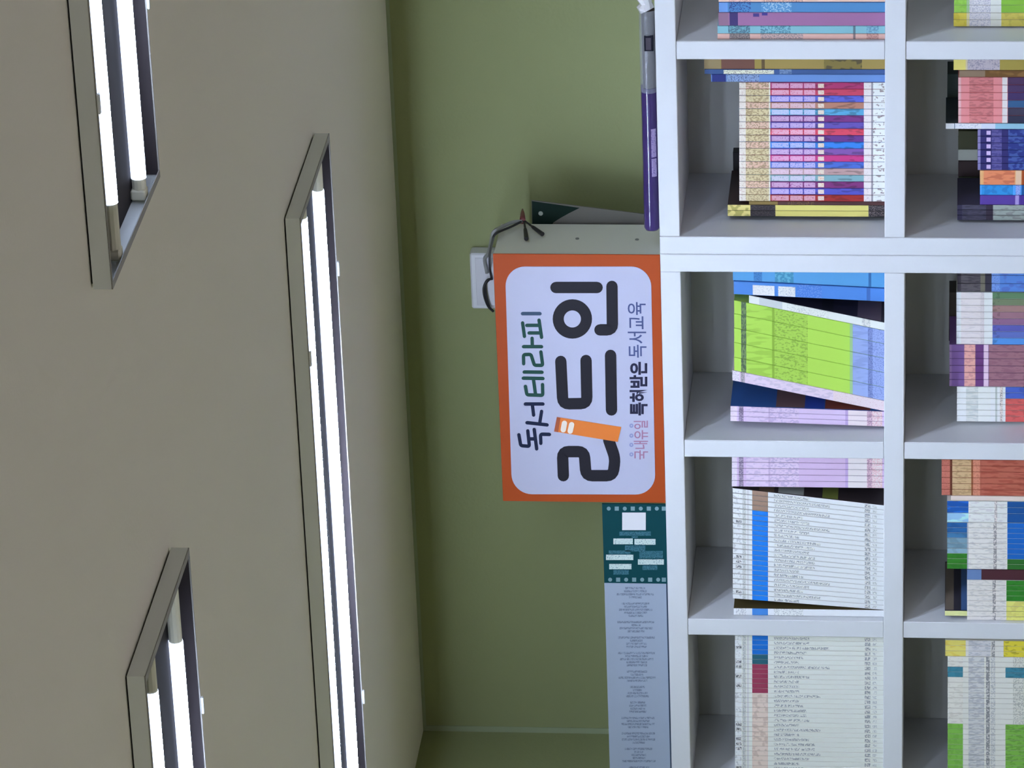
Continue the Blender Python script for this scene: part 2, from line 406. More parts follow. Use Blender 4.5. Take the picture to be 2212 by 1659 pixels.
# --- cubby under the sign: leaning green workbooks
S = .050; GAIN[0] = .97
g = 'books in the leaning green cubby'
book(580.5, 621.9, 1583, 0, S, [(1628,1646,pr((64,130,205),(50,100,170))),(1674,1714,pr((64,140,190),(110,190,225),scale=(120,120,120))),(1876,1882,(50,110,180))], 'thick sky blue book topmost in the leaning green cubby', g, base=(84,158,228), tilt=2.7)
book(623.4, 652, 1585, 0, S, [(1722,1775,pr((70,125,222),(120,160,235))),(1872,1880,(60,105,190))], 'blue book with two white spine stickers beside the leaning pile', g, base=(74,134,226), tilt=2.7,
     blocks=[(1626,1673,.2,.98,pr((222,226,240),(185,190,205),thr=.6)),(1681,1718,.2,.98,pr((222,228,240),(150,165,195),thr=.6))])
bt = [697,714,743,774,805,837,866,888.5]
book(bt[0], bt[1], 1618, 0, S, [(1640,1690,(196,208,222)),(1700,1790,pr((222,230,236),(185,195,205),thr=.58)),(1862,1880,pr((215,222,230),(170,180,190)))], 'thin white workbook leaning on the lime green ones', 'leaning workbooks', base=(222,230,238), tilt=12.2, cover=(44,38,56), stripes=[(1775,1800,(34,30,42)),(1852,1903,(104,90,108))])
for i in range(5):
    book(bt[i+1], bt[i+2], 1586, 0, S, [(1601,1612,pr((110,140,96),(60,80,75),scale=(110,110,260),thr=.47)),(1612,1668,pr((166,214,92),(145,190,75),scale=(90,90,20),thr=.55)),(1668,1673,(128,170,60)),
         (1673,1745,pr((160,205,88),(122,162,66),scale=(330,330,200),thr=.55)),(1836,1842,(150,195,150)),(1842,1875,pr((146,170,232),(128,150,215),scale=(90,90,20))),(1875,1885,pr((120,140,205),(80,98,165))),(1885,1915,pr((146,168,230),(110,130,200),thr=.55))],
        f'lime green and blue workbook, {ORD[i+1]} from the top of the five leaning ones', 'leaning workbooks', base=(168,216,92), tilt=12.2, cover=(172,214,110))
book(bt[6], bt[7], 1582, 0, S, [(1582,1597,pr((225,220,240),(180,170,210))),(1600,1609,pr((170,165,185),(110,105,130))),(1612,1800,pr((214,204,236),(188,180,214),scale=(160,160,60))),(1800,1915,pr((226,210,228),(205,180,200),thr=.6))], 'lilac workbook leaning under the five lime green ones', 'leaning workbooks', base=(214,202,236), tilt=12.2, cover=(205,200,230))
LB = lambda: [(1578,1592,pr((222,212,240),(200,185,225),thr=.62)),(1596,1606,pr((165,155,190),(95,85,125),thr=.47)),(1612,1660,pr((208,196,236),(180,168,214),scale=(160,160,60),thr=.56)),(1660,1664,(185,170,215)),
      (1664,1726,pr((206,194,234),(172,160,208),scale=(200,200,120),thr=.52)),(1826,1832,(180,160,220)),(1832,1873,(228,214,230)),(1873,1884,pr((205,180,205),(150,120,150),thr=.47)),(1884,1906,pr((228,210,225),(200,160,180),thr=.5))]
for i,(a,b) in enumerate(run((889,922), 3)):
    book(a, b, 1578, 0, S, LB(), f'lilac workbook standing by the cubby floor strip, {ORD[i+1]} of three' if i else 'lilac workbook with dark blue cover under the leaning pile', 'upright lilac workbooks by the leaning pile',
         base=(204,190,236), cover=(38,84,160) if i == 0 else (170,160,205), tilt=1.7,
         stripes=[(1676,1738,(96,76,82)),(1738,1780,(34,66,170)),(1782,1880,(116,58,48))] if i == 0 else ())
# --- cubby with the white workbooks leaning
S = .018; GAIN[0] = 1.03
for i,(a,b) in enumerate(run((988.6,1055), 5)):
    book(a, b, 1581, 0, S, LB(), f'lilac workbook beside the white leaning workbooks, {ORD[i+1]} of five downward', 'lilac workbooks beside the white leaning row', base=(196,178,226), cover=(60,50,80))
def white_bands(colr):
    return [(1583,1602,pr((226,232,242),(165,175,195),scale=(110,110,150),thr=.60)),(1604,1611,pr((196,204,216),(150,165,175),thr=.5)),(1613,1618,(200,208,224)),
      (1625,1659,colr)]
WR = random.Random(11)
def white_blocks():
    e = WR.choice((1726,1735,1742,1748,1760,1772,1792)); k = []
    k.append((1672,e,.22,.80,pr((216,223,232),(120,130,148),scale=(330,330,560),thr=.49)))
    k.append((1868,1880,.12,.88,pr((206,213,222),(112,122,140),scale=(330,330,430),thr=.47)))
    k.append((1885,1894,.2,.8,pr((220,227,236),(160,170,186),scale=(330,330,430),thr=.47)))
    if WR.random() < .3: k.append((1590,1602,.2,.8,pr((200,206,216),(60,66,80),scale=(330,330,430),thr=.45)))
    return k
N = 22
for i,(a,b) in enumerate(run((1092,1318), N)):
    tn = i < 4
    book(a, b, 1583, 0, S, white_bands((150,128,118) if tn else (18,122,236)), f'white workbook with {"tan" if tn else "blue"} spine band, {ORD[i+1]} from the top of the leaning white row',
         'white leaning workbooks', base=(224,231,242), tilt=6.7-2.6*i/(N-1), blocks=white_blocks(), cover=(200,205,215) if i else (50,44,50), stripes=() if i else [(1640,1672,(98,84,70)),(1681,1736,(150,160,165)),(1776,1810,(112,124,64))])
book(1318.4, 1337, 1585, 0, S, [(1590,1612,pr((222,226,240),(150,160,180))),(1625,1659,(60,128,214)),(1672,1735,pr((222,229,238),(150,160,175)))], 'white workbook with blue band standing alone below the leaning row', 'white leaning workbooks', base=(222,229,242), cover=(70,62,36))
# --- cubby at the bottom edge of the photo
wb = run((1376.6,1700), 31)
for i,(a,b) in enumerate(wb):
    ym = (a+b)/2
    cb, nm = ((12,108,214),'blue') if ym < 1414 else ((34,92,118),'teal') if ym < 1441 else ((146,56,92),'maroon') if ym < 1500 else (pr((212,202,204),(185,170,170),scale=(60,60,60)),'pale')
    book(a, b, 1588, 0, S, white_bands(cb), f'white workbook with {nm} spine band, {ORD[i+1]} in the cubby at the bottom photo edge', 'white workbooks at the bottom photo edge', base=(220,227,234), blocks=white_blocks(), cover=(205,208,212))

# ------------------------------------------------------------------ second row of cubbies, at the photo's edge
S = .063; GAIN[0] = 1.12
g = 'books in the corner cubby, second row'
for i,(a,b) in enumerate(run((-22,28), 3)):
    book(a, b, 2061, 1, S, [(2061,2088,pr((140,196,82),(120,178,66),scale=(60,60,60))),(2088,2094,(150,190,150)),(2094,2140,pr((202,208,226),(160,165,190),thr=.52)),(2140,2160,(206,216,224)),(2163,2420,(126,182,66))], f'green spined workbook, {ORD[i+1]} of three in the corner cubby', g, base=(206,214,224))
for i,(a,b) in enumerate(run((28,57.5), 2)):
    book(a, b, 2060, 1, S, [(2060,2088,pr((200,192,78),(186,176,60),scale=(60,60,60))),(2088,2094,(210,205,170)),(2094,2140,pr((202,206,222),(160,165,190),thr=.52)),(2140,2160,(206,214,218)),(2163,2420,pr((196,190,96),(176,170,80),scale=(60,60,60)))], f'yellow spined workbook, {("upper","lower")[i]} of two in the corner cubby', g, base=(206,214,218))
DEPTH[0] = .12
S = .065; g = 'books in the cubby with the pink set'
book(119, 152, 2060, 1, S, [(2060,2086,(208,200,116)),(2090,2160,pr((172,170,190),(120,120,150))),(2160,2420,(148,138,70))], 'yellow workbook directly above the pink book set', g, base=(196,192,170))
book(152, 167, 2072, 1, S, [(2072,2128,(128,112,98)),(2128,2420,pr((100,72,34),(130,100,60),scale=(60,60,30)))], 'dark brown book between the yellow one and the pink set', g, base=(125,108,92))
pc = [(64,42,84),(64,46,94),(56,42,96),(42,84,136),(52,50,78),(36,40,70)]
for i,((a,b),cc) in enumerate(zip(run((167,266.5), 6), pc)):
    book(a, b, 2070, 1, S, [(2070,2076,(214,165,180)),(2094,2146,pr((190,118,128),(158,90,100),scale=(260,260,60),thr=.5)),(2165,2176,(226,208,222)),(2177,2420,cc)], f'pink book with dark foot, {ORD[i+1]} from the top of the pink set', 'set of pink books', base=(204,132,144))
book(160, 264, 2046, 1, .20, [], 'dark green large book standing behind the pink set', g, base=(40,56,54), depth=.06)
book(266.8, 279.4, 2043, 1, S, [(2043,2061,(220,240,252)),(2061,2063,(110,130,150)),(2063,2120,pr((202,212,232),(160,170,200),thr=.58)),(2150,2420,(130,180,214))], 'tall thin pale blue book between the pink and navy sets', g, base=(190,205,235), cover=(34,48,56))
for i,(a,b) in enumerate(run((279.8,368), 6)):
    book(a, b, 2112, 1, S, [(2112,2118,(120,118,176)),(2142,2164,pr((84,82,150),(50,50,120),scale=(200,200,80))),(2178,2420,pr((60,84,160),(20,30,110),scale=(110,110,60),thr=.5))], f'navy book with white numeral spot, {ORD[i+1]} of the navy set', 'set of navy books', base=(38,36,104), blocks=[(2131,2140,.15,.8,(185,172,225))])
for (a,b,cc,nm) in ((283,323,(70,74,54),'olive'),(323.5,347.5,(178,190,192),'pale grey'),(348,382,(56,44,46),'dark brown'),(382.5,432,(58,66,48),'moss green')):
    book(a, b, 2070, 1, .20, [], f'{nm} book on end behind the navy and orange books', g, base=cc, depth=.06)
book(368.3, 400, 2117, 1, S, [(2117,2122,(225,165,120)),(2125,2192,pr((206,130,98),(176,95,70),scale=(120,120,30),thr=.52)),(2194,2206,(226,180,160)),(2207,2420,(150,72,30))], 'orange book between the navy set and the bright blue book', g, base=(222,158,112))
book(400, 422, 2117, 1, S, [(2120,2188,pr((40,136,214),(30,110,190),scale=(60,60,60))),(2194,2204,pr((130,160,230),(90,110,200))),(2207,2420,(10,80,150))], 'bright blue book between the orange and the purple one', g, base=(70,152,236))
book(422, 443, 2117, 1, S, [(2193,2201,(150,140,210)),(2204,2420,(66,40,140))], 'deep purple book between the bright blue and dark ones', g, base=(76,54,150))
for i,(a,b) in enumerate(run((443,476.5), 3)):
    book(a, b, 2068, 1, S, [(2068,2078,(38,36,66)),(2079,2130,pr((66,66,90),(40,40,60),scale=(300,300,40))),(2130,2145,(44,36,56)),(2145,2420,pr((142,158,162),(112,118,124),scale=(160,160,50)))], f'dark slate book with grey foot, {ORD[i+1]} of three below the purple one', g, base=(56,54,80))
S = .075; g = 'books in the cubby with the purple set'
for i,(a,b) in enumerate(run((577,631), 3)):
    book(a, b, 2068, 1, S, [(2068,2076,(50,46,60)),(2076,2118,pr((82,80,92),(48,46,58),scale=(300,300,40))),(2118,2128,(104,104,98)),(2142,2160,pr((110,150,225),(80,110,200))),(2160,2420,pr((80,128,214),(74,100,190),scale=(60,60,40)))], f'black topped blue book, {ORD[i+1]} from the top in the purple set cubby', g, base=(46,44,62))
cc8 = [('green',(86,124,98)),('sage',(104,122,100)),('taupe',(146,118,122)),('mauve',(140,106,128)),('purple',(128,96,138)),('indigo',(80,86,172)),('slate blue',(84,104,186)),('azure',(74,136,220))]
for i,((a,b),(nm,cc)) in enumerate(zip(run((632,745), 8), cc8)):
    book(a, b, 2066, 1, S, [(2066,2074,(226,226,240)),(2076,2118,pr((206,206,220),(188,188,204),scale=(260,260,40),thr=.55)),(2118,2126,pr((196,196,210),(180,180,196))),(2144,2160,pr(cc,tuple(int(v*.75) for v in cc),scale=(120,120,90))),(2160,2420,cc)], f'white topped {nm} book, one of eight above the purple set', g, base=(216,216,230))
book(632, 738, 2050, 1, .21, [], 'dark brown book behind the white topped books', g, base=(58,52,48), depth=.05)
for i,(a,b) in enumerate(run((745.4,836), 6)):
    book(a, b, 2051, 1, S, [(2051,2056,(120,95,150)),(2083,2107,pr((204,158,160),(180,130,140),scale=(110,110,80))),(2107,2124,(92,52,116)),(2125,2135,(216,188,222)),(2136,2420,pr((140,102,122),(122,84,108),scale=(160,160,50)))], f'purple and mauve book, {ORD[i+1]} from the top of the purple set', 'set of purple books', base=(102,76,140))
for i,(a,b) in enumerate(run((836.4,912), 6)):
    cc = (62,90,186) if i < 2 else (190,88,90)
    book(a, b, 2067, 1, S, [(2087,2113,pr((196,206,214),(172,186,194),scale=(260,260,50),thr=.5)),(2113,2140,(212,224,226)),(2150,2154,(165,178,182)),(2160,2166,pr((205,205,210),(90,90,95))),(2172,2420,pr(cc,tuple(int(v*.82) for v in cc),scale=(110,110,40)))], f'white book with {"blue" if i<2 else "red"} foot, {ORD[i+1]} below the purple set', 'white books below the purple set', base=(218,226,230))
DEPTH[0] = .19
S = .012; GAIN[0] = 1.0
g = 'books in the cubby with the red set'
for i,(a,b) in enumerate(run((994.5,1072), 6)):
    book(a, b, 2034, 1, S, [(2034,2052,pr((186,114,106),(170,95,90))),(2052,2057,(98,50,34)),(2057,2098,pr((196,172,140),(165,138,108),scale=(200,200,80),thr=.54)),(2098,2102,(140,82,54)),(2102,2117,pr((204,140,124),(180,110,95))),(2120,2420,pr((174,98,86),(150,70,60),scale=(160,160,30),thr=.53))], f'red book with tan title band, {ORD[i+1]} from the top of the red set', 'set of red books', base=(168,92,80))
book(1072.4, 1083, 2054, 1, S, [], 'thin pinkish white booklet under the red set', g, base=(226,208,212))
bb = [(1084,1097,(16,82,178)),(1097,1110,(20,86,182)),(1110,1130,(140,190,240))]
for i,(a,b,cc) in enumerate(bb):
    book(a, b, 2046, 1, S, [(2046,2092,pr(cc,tuple(min(255,int(v*1.25)+10) for v in cc),scale=(90,90,30))),(2093,2175,pr((222,226,238),(190,195,212),scale=(260,260,60),thr=.56)),(2148,2154,pr((215,215,225),(150,150,160),scale=(200,200,200),thr=.45)),(2176,2420,(6,80,160))], f'white book with blue ends, {ORD[i+1]} below the pinkish booklet', 'blue ended white books', base=(224,228,238))
pal = [((30,94,170),'blue'),((32,98,172),'deep blue'),((60,120,180),'mid blue'),((118,158,190),'grey blue'),((112,152,184),'steel blue'),((130,170,200),'pale blue'),((46,128,42),'green'),((46,124,40),'dark green'),((44,122,40),'leaf green')]
for i,((a,b),(cc,nm)) in enumerate(zip(run((1130.5,1231), 9), pal)):
    book(a, b, 2046, 1, S, [(2046,2089,pr(cc,tuple(int(v*.88) for v in cc),scale=(60,60,40))),(2089,2092,(170,180,200)),(2093,2174,pr((218,222,232),(186,192,204),scale=(260,260,60),thr=.56)),(2146,2153,pr((208,210,220),(110,112,122),scale=(200,200,200),thr=.45)),(2176,2420,(8,100,200) if i < 7 else (38,104,42))], f'white book with {nm} top, {ORD[i+1]} of nine above the maroon book', 'white books with coloured ends', base=(218,222,232))
book(1231.4, 1254, 2089, 1, S+.002, [(2089,2120,(96,128,188)),(2120,2420,(70,34,48))], 'maroon and blue book between two white book rows', g, base=(70,34,48))
for i,((a,b)) in enumerate(run((1254.4,1344), 8)):
    gr = i < 4; cc = (44,128,42) if gr else (222,222,130)
    top = 2041 if i == 6 else 2089
    bl = [(2093,2172,pr((216,220,230),(188,193,204),scale=(260,260,60),thr=.56)),(2144,2151,pr((208,210,220),(110,112,122),scale=(200,200,200),thr=.45)),(2174,2420,pr(cc,tuple(int(v*.9) for v in cc),scale=(90,90,60)))]
    if i == 6: bl.insert(0, (2041,2089,(228,230,170)))
    book(a, b, top, 1, S, bl, f'white book with {"green" if gr else "yellow"} foot, {ORD[i+1]} below the maroon book', 'white books below the maroon book', base=(218,222,232), cover=(205,208,214) if i != 6 else (40,40,56), stripes=() if i != 6 else [(2042,2060,(104,98,94)),(2076,2089,(56,92,150))])
for i,(a,b) in enumerate(run((1385,1420), 3)):
    book(a, b, 2042, 1, S, [(2042,2086,pr((222,212,120),(206,190,84),scale=(90,90,30))),(2092,2140,pr((202,208,226),(160,168,190),scale=(260,260,60),thr=.54)),(2142,2149,pr((200,204,214),(100,104,116),scale=(200,200,200),thr=.45)),(2168,2420,pr((212,206,70),(150,140,40),scale=(120,120,60),thr=.58))], f'yellow ended workbook, {ORD[i+1]} of three in the bottom corner cubby', 'workbooks in the bottom corner cubby', base=(214,220,230))
for i,(a,b) in enumerate(run((1420.4,1700), 25)):
    ym = (a+b)/2
    tl, gn = 1447 < ym < 1470, ym > 1566
    cc = (58,130,164) if tl else (120,184,84) if gn else None
    bl = [(2050,2080,pr((216,222,228),(196,198,202),scale=(200,200,60),thr=.56)),(2092,2126,pr((200,208,222),(160,168,188),scale=(260,260,60),thr=.5)),(2130,2138,pr((196,202,214),(100,106,120),scale=(200,200,200),thr=.44)),(2140,2150,pr((208,216,226),(160,168,184),thr=.5)),(2188,2420,pr((208,216,222),(150,158,162),thr=.54))]
    if cc: bl += [(2047,2080,pr(cc,tuple(int(v*.92) for v in cc),scale=(60,60,60))),(2172,2420,pr(cc,tuple(int(v*.8) for v in cc),scale=(120,120,60)))]
    book(a, b, 2047, 1, S, bl, f'{"teal ended" if tl else "green ended" if gn else "plain white"} workbook, {ORD[i+1]} under the yellow trio in the bottom corner', 'workbooks in the bottom corner cubby', base=(214,222,230), cover=(200,205,210))
GAIN[0] = 1.0
ZS = ZT + T                       # top of the bookcases

# ------------------------------------------------------------------ the sign
SY = .004
def sp(x, y, dy=0.0): return at(x, y, SY-dy)
xr, xl, zt = .0300, -.4635, sp(1077, 820).z
sign = empty('box_sign', ((xl+xr)/2, SY, ZS))
tag(sign, 'orange bordered white box sign with black lettering on top of the bookcase', 'sign')
def kid(mb, name, smooth=False):
    return mb.build(name, sign, smooth=smooth, origin=None)
def rel(p): return Vector(p) - sign.location
m = MB(); mm = mat('sign_metal', (0.78, 0.77, 0.66), 0.55)
a = rel((xl, SY+.003, ZS+.0004)); b = rel((xr, SY+.136, zt)); m.box(a, b, mm, .0015); kid(m, 'case')
m = MB(); a = rel((xl-.0012, SY, ZS+.0004)); b = rel((xr+.0012, SY+.003, zt+.001)); m.box(a, b, paint((158,70,29), .55, spec=0.2), .0008); kid(m, 'face_panel')
for (sx, sy) in ((1376,518),(1247,516)):
    p = at_x(sx, sy, xr); m = MB(); m.tube([rel(p)+Vector((-.001,0,0)), rel(p)+Vector((.0012,0,0))], .0035, mat('screw', (0.2,0.2,0.18), .5), 10); kid(m, 'screw')
def flat(pts, m_, d=.0006, lift=.0002):
    """thin raised shape on the sign face from photo outline points"""
    q = [rel(sp(x,y)) for x,y in pts]; M_ = MB(); n = len(q)
    fr = [Vector((p.x, -lift-d, p.z)) for p in q]; bk = [Vector((p.x, -lift, p.z)) for p in q]
    M_.poly(fr, m_); M_.poly(list(reversed(bk)), m_)
    for i in range(n): M_.poly([fr[i], fr[(i+1)%n], bk[(i+1)%n], bk[i]], m_)
    return M_
def rrect(c, r, n=8):
    """rounded outline through four photo corners"""
    out = []
    for i in range(4):
        p = Vector(c[i]); u = (Vector(c[i-1])-p).normalized(); v = (Vector(c[(i+1)%4])-p).normalized()
        o = p + u*r + v*r
        for k in range(n+1):
            t = k/n*math.pi/2
            out.append(tuple(o - v*r*math.cos(t) - u*r*math.sin(t)))
    return out
mwhitef = paint((168,176,212), .45); 
kid(flat(rrect([(1091,575.5),(1406,575.5),(1416,1068),(1106,1067)], 43, 10), mwhitef, .0006), 'white_panel')
LIFT = .0008
def stroke(paths, wd, m_, name, lift=LIFT):
    """round-ended brush strokes; each path is a list of photo points"""
    M_ = MB()
    for q, path in enumerate(paths):
        pts = [Vector(p) for p in path]
        # round the corners a little
        fine = [pts[0]]
        for i in range(1, len(pts)-1):
            p = pts[i]; u = pts[i-1]-p; v = pts[i+1]-p; r = min(wd*.55, u.length*.45, v.length*.45)
            A, B = p+u.normalized()*r, p+v.normalized()*r
            for k in range(5):
                t = k/4; fine.append((1-t)**2*A + 2*t*(1-t)*p + t*t*B)
        fine.append(pts[-1])
        L, R = [], []
        for i, p in enumerate(fine):
            d = (fine[min(i+1,len(fine)-1)]-fine[max(i-1,0)]).normalized(); nn = Vector((-d.y, d.x))*wd/2
            L.append(p+nn); R.append(p-nn)
        def capp(p, d0):
            return [p + Vector((math.cos(t), math.sin(t)))*wd/2 for t in [math.atan2(d0.y,d0.x)+math.pi/2-math.pi*k/8 for k in range(1,8)]]
        d1 = (fine[-1]-fine[-2]).normalized(); d0 = (fine[0]-fine[1]).normalized()
        dz = .0004 + .00003*q
        def to3(p, z): s = rel(sp(p.x,p.y)); return Vector((s.x, -lift-z, s.z))
        k = M_.mi(m_)
        n0 = len(M_.v)
        for l, r in zip(L,R): M_.v += [tuple(to3(l,dz)), tuple(to3(r,dz)), tuple(to3(l,0)), tuple(to3(r,0))]
        for i in range(len(L)-1):
            o = n0+4*i
            for f in ((o,o+1,o+5,o+4),(o,o+4,o+6,o+2),(o+1,o+3,o+7,o+5)): M_.f.append(f); M_.m.append(k)
        M_.poly([to3(L[-1],dz)] + [to3(p,dz) for p in capp(fine[-1], d1)] + [to3(R[-1],dz)], m_)
        M_.poly([to3(R[0],dz)] + [to3(p,dz) for p in capp(fine[0], d0)] + [to3(L[0],dz)], m_)
    return kid(M_, name)
mink = paint((27,26,38), .6, spec=0.25); mnavy = paint((10,26,60), .6, spec=0.25); mteal = paint((24,68,64), .6, spec=0.25)
ring = [(1236.5+30*math.cos(t), 688.5+30*math.sin(t)) for t in [2*math.pi*k/28 for k in range(29)]]
def ringmesh(cx, cy, ro, ri, m_, name, lift=LIFT):
    M_ = MB(); n = 36; P = []
    for r in (ro, ri):
        for z in (.0004, 0):
            P.append([Vector((rel(sp(cx+r*math.cos(2*math.pi*k/n), cy+r*math.sin(2*math.pi*k/n))).x, -lift-z, rel(sp(cx+r*math.cos(2*math.pi*k/n), cy+r*math.sin(2*math.pi*k/n))).z)) for k in range(n)])
    for k in range(n):
        j = (k+1)%n
        M_.poly([P[0][k],P[0][j],P[2][j],P[2][k]], m_); M_.poly([P[0][k],P[0][j],P[1][j],P[1][k]], m_); M_.poly([P[2][k],P[2][j],P[3][j],P[3][k]], m_)
    return kid(M_, name)
ringmesh(1236.5, 688.5, 42.5, 18.5, mink, 'lettering')
stroke([[(1201,620.5),(1290,620.5)], [(1296,712),(1323,712),(1322,618)], [(1211.5,780),(1216,872),(1268,871),(1266,778)], [(1319,767),(1321,885)],
        [(1217,1027),(1215,975),(1262,975),(1266,1027),(1324,1027),(1329,990),(1315,950)]], 24.5, mink, 'lettering')
kid(flat([(1203,900),(1342,921.5),(1334.5,953.5),(1197,931)], paint((206,118,52),.4), .0006, LIFT+.0006), 'book_mark')
kid(flat([(1203,900),(1211,901.3),(1206,932.4),(1197,931)], paint((156,80,52),.4), .0003, LIFT+.0013), 'book_mark')
for (xa,ya,xb,yb) in ((1219.5,913,1217,927),(1235,916,1232,930)):
    stroke([[(xa,ya),(xb,yb)]], 11.5, paint((240,214,216),.4), 'book_mark', LIFT+.0014)
stroke([[(1129,677),(1166.5,677)]], 7.5, paint((40,66,98)), 'lettering')
stroke([[(1129,697),(1133,726)], [(1164.5,691),(1170,728)], [(1138,702.3),(1163,702.3)], [(1143,718.7),(1165,718.7)],
        [(1131,748.3),(1170,748.3)], [(1149.5,730),(1150,747)], [(1131.3,785),(1130.8,765.6),(1147,765),(1154.5,788.5),(1172.5,788.8),(1168.5,759.5)],
        [(1132.5,803),(1171,803.5)], [(1130.5,816.3),(1173,817)], [(1152.2,817),(1157,852)], [(1135,834),(1138.3,852.3),(1172.6,853.5),(1172,830)]], 7.3, mteal, 'lettering')
stroke([[(1135,872.2),(1173,872.2)], [(1150,873),(1152.8,896)], [(1138.5,912.5),(1182,917.3)], [(1170,888),(1166,913.7)],
        [(1121,938.5),(1125,962),(1143.7,963.7),(1140.2,930)], [(1154,927),(1159.4,969)], [(1144,947.5),(1155.8,947.5)], [(1168.4,957),(1167.8,937.4),(1187,937.8)]], 7.3, mnavy, 'lettering')
def words(text, c, m_, bold=0.0, lift=LIFT):
    """one line of lettering fitted between photo corners: start-top, end-top, start-bottom"""
    cu = bpy.data.curves.new('line', 'FONT'); cu.body = text; cu.offset = bold; cu.resolution_u = 3
    o = bpy.data.objects.new('line', cu); COL.objects.link(o)
    dg = bpy.context.evaluated_depsgraph_get(); me = bpy.data.meshes.new_from_object(o.evaluated_get(dg))
    vs_ = [v.co.copy() for v in me.vertices]; fs = [tuple(p.vertices) for p in me.polygons]
    bpy.data.objects.remove(o); bpy.data.curves.remove(cu); bpy.data.meshes.remove(me)
    if not vs_: return
    x0, x1 = min(v.x for v in vs_), max(v.x for v in vs_); y0, y1 = min(v.y for v in vs_), max(v.y for v in vs_)
    A, B, C_ = Vector(c[0]), Vector(c[1]), Vector(c[2]); M_ = MB(); k = M_.mi(m_)
    for v in vs_:
        p = A + (B-A)*((v.x-x0)/(x1-x0)) + (C_-A)*((y1-v.y)/(y1-y0)); s = rel(sp(p.x,p.y)); M_.v.append((s.x, -lift-.0003, s.z))
    for f in fs: M_.f.append(f); M_.m.append(k)
    return kid(M_, 'lettering')
words('국내유일', [(1369,992),(1369,908),(1400,992)], paint((150,112,150)), .01)
words('특허받은', [(1360,897),(1360,781),(1399,897)], paint((16,16,56)), .035)
words('독서교육', [(1357,772),(1355,652),(1397,772)], paint((62,76,130)), .008)
for yy in (919,940.5,960.5,981): ringmesh(1364, yy, 4.4, 1.6, paint((130,140,196)), 'lettering')

# ------------------------------------------------------------------ wiring beside the sign, wall outlet
mblack = mat('black_cable', (0.02,0.018,0.02), .4); mgreyc = mat('grey_cable', (0.30,0.30,0.28), .5)
def spline(pts, n=6):
    P = [Vector(p) for p in pts]; P = [2*P[0]-P[1]] + P + [2*P[-1]-P[-2]]; out = []
    for i in range(1, len(P)-2):
        for k in range(n):
            t = k/n; a,b,c,d = P[i-1],P[i],P[i+1],P[i+2]
            out.append(.5*((2*b)+(c-a)*t+(2*a-5*b+4*c-d)*t*t+(3*b-a-3*c+d)*t**3))
    return out + [P[-2]]
XW = xr + .012
loc = at_x(1129, 466, XW)
cab = empty('sign_cable', loc)
tag(cab, 'thin sign cable with red cap looping over the sign box corner', 'cable')
def cable(pts, r, m_, name, sm=True):
    M_ = MB(); M_.tube([p-loc for p in spline(pts)], r, m_, 8); return M_.build(name, cab, smooth=sm)
# over the top of the case and down to the outlet on the wall
def wp(x, y, Y): return at(x, y, Y)
cable([at_x(1131,476,XW), at_x(1110,487,XW), at_x(1080,500,XW), at_x(1068,508,XW), wp(1064,520,.10), wp(1058,548,.20), wp(1058,578,.262), wp(1062,602,.262)], .0022, mblack, 'wire')
cable([at_x(1128,478,XW), at_x(1108,480,XW), at_x(1085,490,XW), at_x(1066,502,XW), wp(1060,525,.16), wp(1055,548,.24), wp(1047,560,.262), wp(1052,590,.262)], .0034, mgreyc, 'wire')
cable([wp(1064,602,.262), wp(1052,606,.258), wp(1045,622,.256), wp(1047,642,.256), wp(1055,662,.257), wp(1066,673,.258)], .0024, mblack, 'wire')
cable([wp(1062,600,.262), wp(1050,612,.259), wp(1049,628,.258), wp(1053,650,.258), wp(1059,668,.258)], .0020, mblack, 'wire')
M_ = MB(); M_.tube([at_x(1129,452,XW)-loc, at_x(1129,460,XW)-loc, at_x(1129,470,XW)-loc, at_x(1129,478,XW)-loc], [.0012,.0035,.0050,.0056], mat('red_cap',(0.22,0.06,0.06),.4), 10); M_.build('wire_cap', cab, smooth=True)
for e in ((1137,516),(1172,506)):
    p0, p1 = at_x(1132,476,XW), at_x(e[0],e[1],XW-.004); M_ = MB()
    M_.tube([p0-loc, (p0+(p1-p0)*.4)-loc, (p0+(p1-p0)*.5)-loc, p1-loc], [.0016,.0020,.0032,.0042], mblack, 10); M_.build('connector', cab)
p0 = at(1028,548,.268); p1 = at(1076,668,.268)
mbox = mat('white_plastic', (0.74,0.73,0.74), .4)
ob = empty('wall_outlet', (p1.x, .30, p1.z)); tag(ob, 'white outlet box on the green wall behind the sign', 'outlet')
M_ = MB(); M_.box((0,-.032,-.06), (p0.x-p1.x, 0, p0.z-p1.z+.012), mbox, .003); M_.build('box', ob)
M_ = MB(); M_.box((.008,-.0335,-.02), (p0.x-p1.x-.008, -.032, p0.z-p1.z+.002), mat('outlet_cover', (0.66,0.64,0.66), .4), .0006); M_.build('cover_plate', ob)
M_ = MB(); M_.box((.030,-.046,-.03), (.062,-.0335,-.004), mat('plug', (0.60,0.58,0.64), .4), .003); M_.build('plug', ob)

